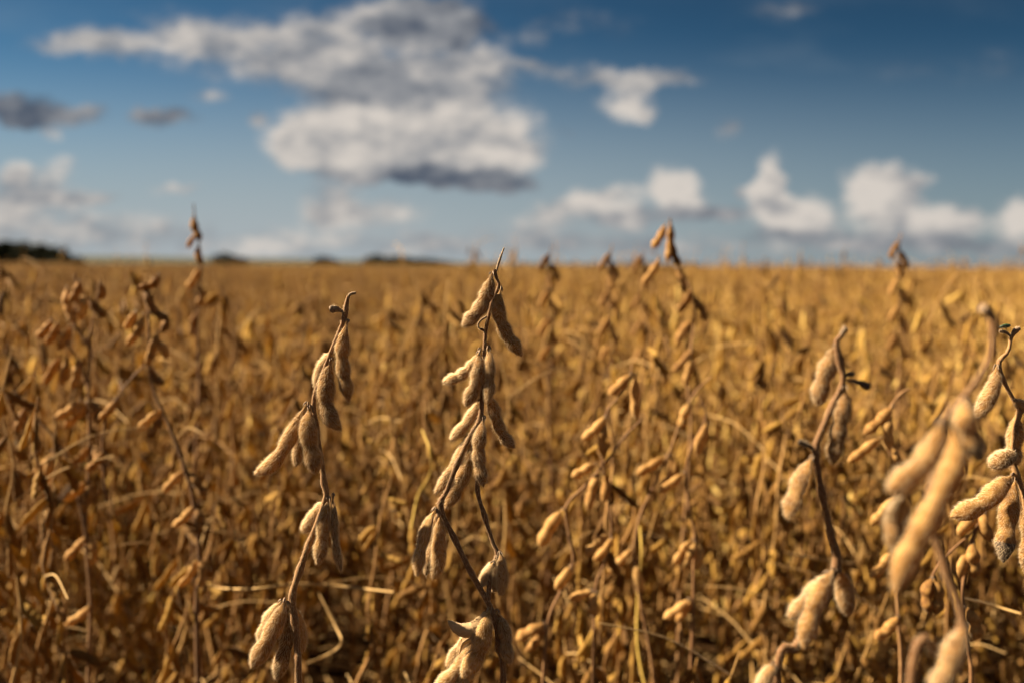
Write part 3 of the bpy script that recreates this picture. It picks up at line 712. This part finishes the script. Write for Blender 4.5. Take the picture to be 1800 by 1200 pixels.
row_plant('row plant with a straight pale lower stem and one tight bunch of pods halfway up', 1.16,
    [([(1228, 690), (1240, 735), (1214, 790), (1206, 830), (1212, 890), (1222, 945), (1220, 1000), (1218, 1090), (1214, 1215)], .0009, .0020)],
    [([(1246, 738), (1238, 762), (1230, 780), (1226, 800)], 20, 1, -4, .3), ([(1220, 945), (1206, 962), (1196, 976), (1184, 992)], 17, 2, -4, .25), ([(1222, 948), (1216, 968), (1208, 985), (1198, 1003)], 18, 2, -8, .3), ([(1224, 948), (1230, 968), (1228, 985), (1222, 1002)], 17, 1, -3, .2),
     ([(1204, 828), (1190, 842), (1176, 852), (1160, 866)], 16, 2), ([(1212, 1050), (1196, 1066), (1182, 1076), (1166, 1086)], 17, 2, -3, .3), ([(1214, 1052), (1206, 1070), (1198, 1080), (1188, 1092)], 15, 1)], 23)
row_plant('tallest plant poking above the horizon, crowned by a forked pair of brown pods', 1.38,
    [([(1178, 384), (1182, 420), (1190, 462), (1212, 500), (1222, 550), (1216, 610), (1210, 680), (1215, 760)], .0010, .0018)],
    [([(1170, 392), (1164, 410), (1156, 424), (1146, 437)], 15, 2), ([(1177, 386), (1179, 405), (1178, 430), (1173, 462)], 15, 3), ([(1182, 420), (1183, 440), (1188, 455), (1196, 468)], 14, 2, 2, -.3), ([(1160, 450), (1152, 470), (1142, 484), (1128, 502)], 14, 2, 0, .1),
     ([(1216, 505), (1212, 520), (1204, 535), (1190, 548)], 15, 2), ([(1222, 520), (1228, 535), (1236, 548), (1240, 566)], 15, 2), ([(1216, 610), (1206, 628), (1196, 640), (1182, 652)], 15, 2), ([(1214, 615), (1214, 640), (1208, 660), (1204, 680)], 15, 2),
     ([(1190, 470), (1196, 486), (1202, 500), (1204, 516)], 14, 2, -3, .3), ([(1218, 560), (1204, 575), (1196, 588), (1190, 606)], 14, 2, -3, .25)], 24)
row_plant('lone thin stalk rising high above the horizon at left with two dark pods', 1.55,
    [([(340, 358), (343, 385), (350, 430), (353, 470), (350, 520), (347, 590), (350, 680)], .0008, .0018)],
    [([(340, 378), (341, 395), (346, 410), (353, 424)], 15, 2, -3, -.3), ([(343, 412), (338, 420), (334, 427), (330, 437)], 10, 1, 0, .1), ([(350, 430), (348, 445), (350, 455), (356, 466)], 13, 1, 0, -.2), ([(352, 470), (344, 486), (338, 496), (328, 508)], 14, 2),
     ([(351, 500), (356, 515), (354, 525), (346, 540)], 14, 2), ([(348, 545), (342, 560), (338, 575), (340, 592)], 14, 2)], 25)
for px, py, d, lab, sd_ in ((965, 452, 1.75, 'thin plant tip with one slanting pod just breaking the horizon', 26), (1072, 450, 1.7, 'plant tip holding a dark crumpled pod bundle against the pale sky', 27), (1580, 430, 1.75, 'dark blurred plant tip standing above the horizon at right', 28), (1130, 455, 2.0, 'faint small plant tip breaking the horizon beside the tallest plant', 30)):
    r_ = random.Random(sd_)
    row_plant(lab, d, [([(px + 4, py - 20), (px, py + 10), (px - 4, py + 60), (px + 6, py + 140), (px, py + 240)], .0008, .0017)],
        [([(px + r_.uniform(-3, 3), py + k * 16 - 8), (px + sx * 6, py + k * 16 + 4), (px + sx * 12, py + k * 16 + 14), (px + sx * r_.uniform(12, 20), py + k * 16 + 27)], 11, 2, 0, -.1 if k < 2 else .15) for k, sx in ((0, -1), (1, 1), (2, .3), (4, -1), (5, 1), (7, -1), (8, .8), (10, -1), (11, .8))], sd_)

W = 16
row_plant('tall clump at far left, dark and pale upper pods spread like fingers below the horizon', 1.22,
    [([(132, 480), (134, 520), (131, 570), (158, 615), (156, 680), (158, 784), (156, 842), (152, 940), (160, 1060), (158, 1215)], .0011, .0024),
     ([(176, 492), (168, 540), (158, 590), (157, 625)], .0009, .0011), ([(24, 682), (52, 720), (98, 771), (122, 815), (140, 880), (152, 950)], .0012, .0016), ([(90, 560), (110, 590), (140, 640), (157, 690)], .0009, .0012)],
    [([(140, 491), (138, 505), (132, 520), (122, 532)], W, 2, -4, -.35), ([(116, 503), (116, 525), (122, 548), (134, 568)], W, 3, -5, .1), ([(144, 515), (147, 530), (146, 545), (138, 564)], W, 2, -8, .4), ([(156, 522), (164, 536), (174, 548), (186, 558)], W, 2, 0, -.4),
     ([(175, 497), (179, 507), (179, 516), (174, 528)], W, 1, 0, 0.), ([(92, 560), (86, 572), (78, 582), (64, 595)], W, 2, 0, .1), ([(102, 566), (98, 580), (92, 592), (80, 606)], W, 2, -5, .2), ([(124, 572), (118, 590), (112, 600), (104, 616)], W, 2, 0, -.1),
     ([(108, 624), (98, 640), (90, 655), (78, 676)], W, 2, -4, .3), ([(118, 626), (116, 645), (113, 658), (108, 678)], W, 2, -5, .1), ([(134, 632), (136, 650), (134, 664), (126, 684)], W, 2, -5, .3), ([(142, 702), (128, 716), (114, 726), (96, 734)], W, 2, -5, .4),
     ([(153, 704), (142, 722), (130, 736), (112, 752)], W, 2, -5, .3), ([(160, 700), (170, 718), (174, 730), (172, 748)], W, 2, -3, .1), ([(158, 780), (146, 800), (134, 812), (118, 826)], W, 2, -5, .3), ([(160, 784), (172, 800), (180, 815), (186, 836)], W, 2, -3, .0),
     ([(156, 842), (142, 856), (130, 868), (112, 880)], W, 2, -5, .35), ([(158, 846), (156, 866), (152, 880), (146, 900)], W, 2, -8, .3), ([(92, 790), (86, 820), (84, 840), (76, 862)], W, 2, -8, .45), ([(100, 790), (88, 808), (76, 818), (58, 832)], W, 2, -4, .2),
     ([(46, 712), (40, 730), (36, 742), (26, 758)], W, 2, 0, .1), ([(154, 938), (140, 956), (130, 968), (112, 984)], W, 2, -5, .3), ([(156, 945), (164, 962), (166, 976), (160, 996)], W, 2, -5, .2), ([(160, 1060), (146, 1078), (132, 1088), (112, 1098)], W, 2, -5, .3)], 41)
row_plant('leaning left plant with a long dark pod curved like a hook near its top', 1.16,
    [([(272, 486), (258, 520), (262, 575), (263, 641), (273, 693), (299, 751), (325, 823), (340, 880), (350, 972), (346, 1070), (350, 1215)], .0011, .0024),
     ([(254, 641), (236, 660), (221, 677), (205, 700), (189, 722), (180, 790), (186, 880)], .0009, .0013)],
    [([(256, 498), (260, 522), (272, 548), (300, 563)], W, 3, -8, -.5), ([(281, 480), (275, 495), (263, 503), (242, 506)], W, 2, -4, .1), ([(252, 550), (247, 572), (238, 590), (222, 608)], W, 2, -5, .3), ([(240, 546), (234, 558), (228, 568), (220, 580)], W, 2, -3, .2),
     ([(280, 580), (272, 602), (266, 618), (259, 644)], W, 2, -8, .45), ([(280, 596), (285, 608), (290, 616), (293, 632)], W, 1, -4, .4), ([(288, 555), (292, 566), (290, 574), (284, 586)], 15, 1, -4, .1), ([(264, 642), (268, 656), (276, 666), (288, 676)], W, 2, 3, -.4),
     ([(287, 717), (272, 730), (260, 740), (242, 756)], W, 2, -6, .4), ([(284, 722), (278, 742), (272, 754), (262, 770)], W, 2, -5, .2), ([(326, 824), (312, 838), (300, 850), (286, 866)], W, 2, -5, .3), ([(328, 826), (342, 842), (352, 858), (366, 872)], W, 2, -3, -.1),
     ([(342, 884), (332, 900), (320, 914), (302, 926)], W, 2, -5, .4), ([(344, 886), (350, 905), (350, 918), (344, 938)], W, 2, -5, .1), ([(350, 975), (340, 1000), (330, 1016), (312, 1032)], W, 2, -5, .35), ([(350, 978), (356, 1000), (356, 1012), (350, 1034)], W, 2, -5, .3),
     ([(205, 700), (196, 716), (188, 726), (174, 738)], W, 2, -5, .3), ([(184, 790), (174, 806), (164, 818), (150, 828)], W, 2, -5, .3)], 42)

row_plant('small hooked plant half hidden between the half-sharp and the nearest plant', 1.05,
    [([(1600, 683), (1586, 690), (1566, 716), (1558, 770), (1570, 815), (1576, 880), (1572, 960), (1580, 1080), (1584, 1215)], .0010, .0018)],
    [([(1572, 712), (1556, 728), (1540, 745), (1518, 762)], 20, 2, -4, .3), ([(1565, 722), (1560, 745), (1562, 768), (1560, 792)], 20, 2, -8, .3), ([(1550, 768), (1530, 782), (1512, 796), (1490, 812)], 18, 2, -4, .2), ([(1568, 782), (1574, 800), (1574, 820), (1570, 842)], 20, 2, -5, .2),
     ([(1574, 870), (1560, 890), (1548, 905), (1530, 922)], 20, 2, -4, .3), ([(1576, 880), (1584, 900), (1586, 920), (1580, 944)], 19, 2, -4, .1), ([(1572, 965), (1558, 985), (1548, 1000), (1530, 1014)], 19, 2, -4, .3), ([(1574, 970), (1580, 992), (1580, 1010), (1574, 1030)], 19, 2, -4, .2), ([(1580, 1080), (1566, 1098), (1552, 1112), (1536, 1122)], 20, 2, -4, .3)], 61)
row_plant('small plant with thin pale pods hanging under the nearest fat pods', .92,
    [([(1748, 868), (1730, 900), (1716, 930), (1700, 985), (1690, 1060), (1700, 1140), (1706, 1215)], .0010, .0018), ([(1716, 930), (1670, 970), (1640, 1010), (1634, 1060)], .0008, .0010)],
    [([(1732, 898), (1728, 915), (1732, 932), (1744, 952)], 22, 1, -4, .3), ([(1722, 905), (1708, 915), (1696, 925), (1684, 940)], 20, 1, -4, .3), ([(1712, 950), (1710, 972), (1712, 992), (1714, 1016)], 23, 2, -6, .35), ([(1704, 968), (1694, 985), (1690, 1000), (1686, 1016)], 18, 1, -4, .2),
     ([(1640, 1012), (1630, 1030), (1628, 1050), (1632, 1078)], 22, 2, -4, -.3), ([(1642, 1010), (1648, 1032), (1650, 1055), (1646, 1080)], 22, 2, -4, -.1), ([(1692, 1062), (1706, 1082), (1714, 1100), (1716, 1124)], 24, 2, -4, .3)], 62)

# --- tall podded plants at left and right that stand out by height
def tip_at(px, py, d): return P(px, py, d)
SPECIAL = [
    (228, 466, 1.65, 43, 'left plant whose tip just touches the horizon behind two taller clumps'),
    (22, 610, 1.12, 64, 'plant cut by the left edge of the photo, pods bunched along it'),
    (1330, 575, 1.45, 45, 'slim row plant right of the tallest plant, pale pods hooked at its top'),
    (745, 690, 1.35, 48, 'row plant with a yellowish stalk seen between the two sharp plants'),
    (85, 560, 1.5, 49, 'mid-height plant between the two left-hand tall clumps and the left edge'),
    (310, 745, 1.30, 50, 'left row plant under the leaning one with small scattered pods'),
    (975, 505, 1.95, 51, 'slender pale plant right behind the middle plant'),
    (1420, 520, 2.0, 52, 'thin upright plant showing above the canopy right of the tallest one'),
]
for px, py, d, sd_, lab in SPECIAL:
    t = tip_at(px, py, d); H = t[2]
    plan_seed = sd_ * 7
    o = parted_plant(plan_seed, H, lab, (0, 0, 0), lush=.85)
    # stand it so that its own tip is where the photo shows it
    tip = plant_plan(plan_seed, H, .85)['stems'][0][0][-1]
    a = random.Random(sd_).uniform(0, 6.28); o.rotation_euler = (0, 0, a)
    dx = tip[0] * math.cos(a) - tip[1] * math.sin(a); dy = tip[0] * math.sin(a) + tip[1] * math.cos(a)
    o.location = (t[0] - dx, t[1] - dy, 0)

# --- fallen stalks caught between the stems
for k, (pts, d, r, m, lab) in enumerate((
    ([(345, 1018), (380, 1032), (450, 1034), (520, 1026), (600, 1030), (692, 1040)], 1.15, .0016, M_STRAW, 'pale dry stalk lying level behind the sharp left stem'),
    ([(560, 1040), (590, 1100), (600, 1130), (575, 1150), (540, 1165)], 1.2, .0013, M_STRAW, 'bent broken stalk kinked like a knee low between the sharp plants'),
    ([(742, 755), (755, 790), (757, 830), (735, 870), (722, 930)], 1.2, .0014, M_GREENSTALK, 'yellowish curved stalk between the two sharp plants'),
    ([(1125, 925), (1128, 980), (1122, 1040), (1120, 1130), (1135, 1215)], 1.25, 0.0018, M_GREENSTALK, 'thick yellow stalk upright behind the plant with stepped pods'),
    ([(1380, 970), (1440, 982), (1500, 990)], 1.3, .0015, M_STRAW, 'short pale stalk lying slanted behind the half-sharp right plant'),
    ([(1690, 1050), (1740, 1062), (1795, 1078)], .95, .0013, M_STRAW, 'pale stalk lying low at the right edge'))):
    w = [P(a, b, d + .03 * math.sin(i * 2.1 + k)) for i, (a, b) in enumerate(pts)]; g = Geo()
    tube_geo(g, spline(w, 40) - w[0], [r * .7, r, r * .8], 8)
    link('dry_stalk', g.mesh('dry_stalk', [m]), None, loc=w[0], label=lab, category='dry stalk')

# ------------------------------------------------------------------ the crop: nearest plants one by one
rng = np.random.default_rng(77)
def jitter_field(y0, y1, halfw, dens):
    cell = 1 / math.sqrt(dens); pts = []
    for y in np.arange(y0, y1, cell):
        hw = halfw(y)
        for x in np.arange(-hw, hw, cell):
            pts.append((x + rng.uniform(-.45, .45) * cell, y + rng.uniform(-.45, .45) * cell))
    return np.array(pts)
DENS = 36.0
inner = lambda y: .53 * y + .05
pts = np.concatenate([jitter_field(1.2, 1.6, inner, DENS * .5), jitter_field(1.6, 2.6, inner, DENS * 1.6), jitter_field(2.6, 7.0, inner, DENS)])
pts = pts[np.argsort(np.hypot(pts[:, 0], pts[:, 1]))]
N_SEP, N_PART = 272, 46
near, rest_in = pts[:N_SEP], pts[N_SEP:]
protos_p, protos_s = [], []
LAB_P = 'blurred pod-covered row plant a step behind the sharp plants, crowded among its twins'
LAB_S = 'small soft-focus plant deeper in the golden field, one of many alike'
def field_height(x, y):
    if y > 2.6 and rng.random() < (.20 if x > -.05 * y else .03): return float(rng.uniform(.94, 1.06))
    return float(np.clip(rng.normal(.835, .06) + .02 * (x < -.25 * y) + .02 * (y < 2.8) - .06 * (y < 1.6), .60, .95))
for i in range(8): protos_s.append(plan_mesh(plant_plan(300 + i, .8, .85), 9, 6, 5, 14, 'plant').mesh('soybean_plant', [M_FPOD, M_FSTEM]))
for i, (x, y) in enumerate(near):
    h = field_height(x, y); a = rng.uniform(0, 6.28)
    if i < N_PART:
        if i < 7:
            o = parted_plant(200 + i, .8, LAB_P, (x, y, 0), 'blurred soybean plants in the row behind', lush=.85); protos_p.append(o)
        else:
            o = copy_tree(protos_p[int(rng.integers(7))])
    else:
        o = link('soybean_plant', protos_s[int(rng.integers(8))], None, label=LAB_S, category='soybean plant', group='small soybean plants deeper in the field')
    o.location = (x, y, 0); o.rotation_euler = (0, 0, a); s = h / .8; o.scale = (1, 1, s)

# ------------------------------------------------------------------ the rest of the crop: one mass, instanced
def field_mass():
    lods = []
    for i in range(6):
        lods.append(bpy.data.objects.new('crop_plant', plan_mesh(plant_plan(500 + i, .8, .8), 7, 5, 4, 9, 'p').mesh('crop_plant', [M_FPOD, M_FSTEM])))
    for k in range(3):                       # 4 m squares of far crop
        g = Geo(); r = np.random.default_rng(40 + k)
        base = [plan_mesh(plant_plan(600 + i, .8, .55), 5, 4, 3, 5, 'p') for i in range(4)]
        for x in np.arange(-2, 2, .27):
            for y in np.arange(-2, 2, .27):
                b = base[int(r.integers(4))]; a = r.uniform(0, 6.28); c, s = math.cos(a), math.sin(a); h = np.clip(r.normal(1, .09), .75, 1.17)
                for vv, tt in zip([np.concatenate(b.v)], [np.concatenate(b.tone)]):
                    v = np.stack([vv[:, 0] * c - vv[:, 1] * s + x + r.uniform(-.1, .1), vv[:, 0] * s + vv[:, 1] * c + y + r.uniform(-.1, .1), vv[:, 2] * h], 1)
                    q = np.concatenate(b.q); qm = np.concatenate(b.qm)
                    n0 = g.n; g.v.append(v); g.tone.append(np.clip(tt + r.normal(0, .12), -.6, .6)); g.q.append(q + n0); g.qm.append(qm); g.n += len(v)
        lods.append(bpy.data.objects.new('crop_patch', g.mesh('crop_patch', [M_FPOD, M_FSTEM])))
    # points: position, turn, height, which
    pos, rot, scl, idx = [], [], [], []
    def put(x, y, h, k): pos.append((x, y, 0)); rot.append(rng.uniform(0, 6.28)); scl.append(h); idx.append(k)
    for x, y in rest_in: put(x, y, field_height(x, y) / .8, int(rng.integers(6)))
    side = jitter_field(.9, 7.0, lambda y: .53 * y + 2.2, DENS)
    for x, y in side:
        if abs(x) > inner(y) + .0: put(x, y, field_height(x, y) / .8, int(rng.integers(6)))
    for x, y in jitter_field(7.0, 26, lambda y: .56 * y + 2.5, 20): put(x, y, field_height(x, y) / .8, int(rng.integers(6)))
    y = 26.0
    while y < 420:
        st = 4.0 if y < 140 else 5.0
        hw = .57 * y + 6
        for x in np.arange(-hw, hw, st): put(x + rng.uniform(-.3, .3), y + 2 + rng.uniform(-.2, .2), 1.0, 6 + int(rng.integers(3)))
        y += st
    me = bpy.data.meshes.new('crop'); me.vertices.add(len(pos)); me.vertices.foreach_set('co', np.array(pos, np.float32).ravel())
    for nm, ty, dat in (('turn', 'FLOAT', np.array(rot, np.float32)), ('tall', 'FLOAT', np.array(scl, np.float32)), ('which', 'INT', np.array(idx, np.int32))):
        at = me.attributes.new(nm, ty, 'POINT'); at.data.foreach_set('value', dat)
    me.update()
    ob = link('soybean_crop', me, None, kind='stuff', label='golden-brown mass of ripe soybean plants stretching to the horizon', category='crop')
    ng = bpy.data.node_groups.new('crop_scatter', 'GeometryNodeTree')
    ng.interface.new_socket('Geometry', in_out='INPUT', socket_type='NodeSocketGeometry'); ng.interface.new_socket('Geometry', in_out='OUTPUT', socket_type='NodeSocketGeometry')
    Nn, L = ng.nodes.new, ng.links.new
    gi, go = Nn('NodeGroupInput'), Nn('NodeGroupOutput')
    mp = Nn('GeometryNodeMeshToPoints'); L(gi.outputs[0], mp.inputs['Mesh'])
    iop = Nn('GeometryNodeInstanceOnPoints'); L(mp.outputs[0], iop.inputs['Points']); iop.inputs['Pick Instance'].default_value = True
    jn = Nn('GeometryNodeJoinGeometry')
    for lo in reversed(lods):
        oi = Nn('GeometryNodeObjectInfo'); oi.inputs['Object'].default_value = lo; oi.inputs['As Instance'].default_value = True; L(oi.outputs['Geometry'], jn.inputs[0])
    L(jn.outputs[0], iop.inputs['Instance'])
    def attr(nm, ty):
        n = Nn('GeometryNodeInputNamedAttribute'); n.data_type = ty; n.inputs['Name'].default_value = nm
        return n.outputs[0]
    L(attr('which', 'INT'), iop.inputs['Instance Index'])
    cx = Nn('ShaderNodeCombineXYZ'); L(attr('turn', 'FLOAT'), cx.inputs[2]); L(cx.outputs[0], iop.inputs['Rotation'])
    cs = Nn('ShaderNodeCombineXYZ'); cs.inputs[0].default_value = 1; cs.inputs[1].default_value = 1; L(attr('tall', 'FLOAT'), cs.inputs[2]); L(cs.outputs[0], iop.inputs['Scale'])
    L(iop.outputs[0], go.inputs[0])
    md = ob.modifiers.new('scatter', 'NODES'); md.node_group = ng
    print('crop points', len(pos))
    return ob
field_mass()

# ------------------------------------------------------------------ straw litter on the soil
def litter():
    g = Geo(); r = np.random.default_rng(8)
    for k in range(2600):
        y = r.uniform(.2, 5); x = r.uniform(-.6 * y - .4, .6 * y + .4); a = r.uniform(0, 6.28); Ls = r.uniform(.04, .22); z = .006 + r.uniform(0, .03)
        c = np.array([x, y, z]); d = np.array([math.cos(a), math.sin(a), r.normal(0, .1)]) * Ls / 2
        tube_geo(g, np.array([c - d, c + r.normal(0, .006, 3) * (1, 1, .2), c + d]), [r.uniform(.001, .002)] * 2, 4, 0, r.uniform(-.5, .3))
    link('straw_litter', g.mesh('straw_litter', [M_STRAW]), None, kind='stuff', label='broken straw and stalk litter scattered on dark soil', category='litter')
litter()

# ------------------------------------------------------------------ horizon: low green rise and woods
def rise():
    g = Geo(); n, m = 90, 8
    xs = np.linspace(-700, 330, n); rows = []
    for j in range(m):
        f = j / (m - 1)
        y = 640 + 260 * f
        z = (np.sin(f * np.pi * .5)) * (7.2 - 5.6 * np.clip((xs + 330) / 480, 0, 1)) + .25 * np.sin(xs * .03) * f - .2
        rows.append(np.stack([xs, np.full(n, y), z], 1))
    V = np.array(rows); i = np.arange(m - 1)[:, None]; j = np.arange(n - 1)[None]; a = i * n + j
    g.add(V.reshape(-1, 3), np.stack([a, a + 1, a + n + 1, a + n], -1).reshape(-1, 4))
    link('hills', g.mesh('hills', [simple_mat('far_green_field', (.016, .020, .009), (.028, .032, .014), .02)]), kind='structure')
rise()
M_LEAF = simple_mat('far_leaves', (.012, .018, .009), (.034, .044, .020), .25)
M_TRUNK = simple_mat('far_bark', (.05, .035, .025), (.10, .075, .05), .8)
def wood(name, label, x0, x1, top, dist, seed, n):
    """trees of a far wood; x0..x1 and top in photograph units"""
    r = np.random.default_rng(seed); g = Geo(); k = dist / FPX
    for i in range(n):
        f = (i + r.uniform(-.4, .4)) / max(n - 1, 1); px = x0 + (x1 - x0) * f
        prof = np.interp(f, [q[0] for q in top], [q[1] for q in top]) * r.uniform(.82, 1.08)
        y = dist + r.uniform(-18, 30); x = (px - 900) / FPX * y
        H = max(2.0, prof * k * 1.25 + .95)
        tube_geo(g, spline([(x, y, -.3), (x + r.normal(0, .2), y, H * .4), (x + r.normal(0, .3), y, H * .75)], 6), [H * .028, H * .01], 6, 1)
        nl = 700; W = H * r.uniform(.30, .42)
        cl = r.normal(0, 1, (9, 3)) * (W * .45, W * .45, H * .17) + (x, y, H * .55)
        c = cl[r.integers(0, 9, nl)] + r.normal(0, 1, (nl, 3)) * (W * .22, W * .22, H * .085)
        c[:, 2] = np.clip(c[:, 2], .3, H)
        s = H * .045 * r.uniform(.6, 1.5, (nl, 1)); a = norm(r.normal(0, 1, (nl, 3))); b = norm(np.cross(a, r.normal(0, 1, (nl, 3))))
        v = np.stack([c + a * s, c + b * s, c - a * s, c - b * s], 1).reshape(-1, 3)
        g.add(v, (np.arange(nl) * 4)[:, None] + np.arange(4)[None], mat=0)
    link(name, g.mesh(name, [M_LEAF, M_TRUNK], smooth=False), None, kind='stuff', label=label, category='trees')
wood('forest', 'dark wood on the horizon at the far left, sloping down to the right', -120, 150, [(0, 30), (.6, 29), (.8, 24), (.92, 14), (1, 5)], 430, 1, 60)
wood('treeline', 'small dark clump of far trees just right of the lone tall stalk', 378, 432, [(0, 12), (.4, 15), (1, 9)], 560, 2, 12)
wood('treeline', 'tiny dark far bush clump on the horizon behind the sharp left plant', 556, 592, [(0, 9), (.4, 13), (1, 7)], 600, 3, 9)
wood('treeline', 'low dark tree row on the horizon just left of the middle plant tip', 640, 790, [(0, 12), (.3, 14), (.7, 11), (1, 5)], 600, 4, 34)
wood('treeline', 'faint flat tree row on the horizon behind the tallest plant', 1040, 1240, [(0, 3), (.5, 6), (1, 3)], 640, 5, 34)
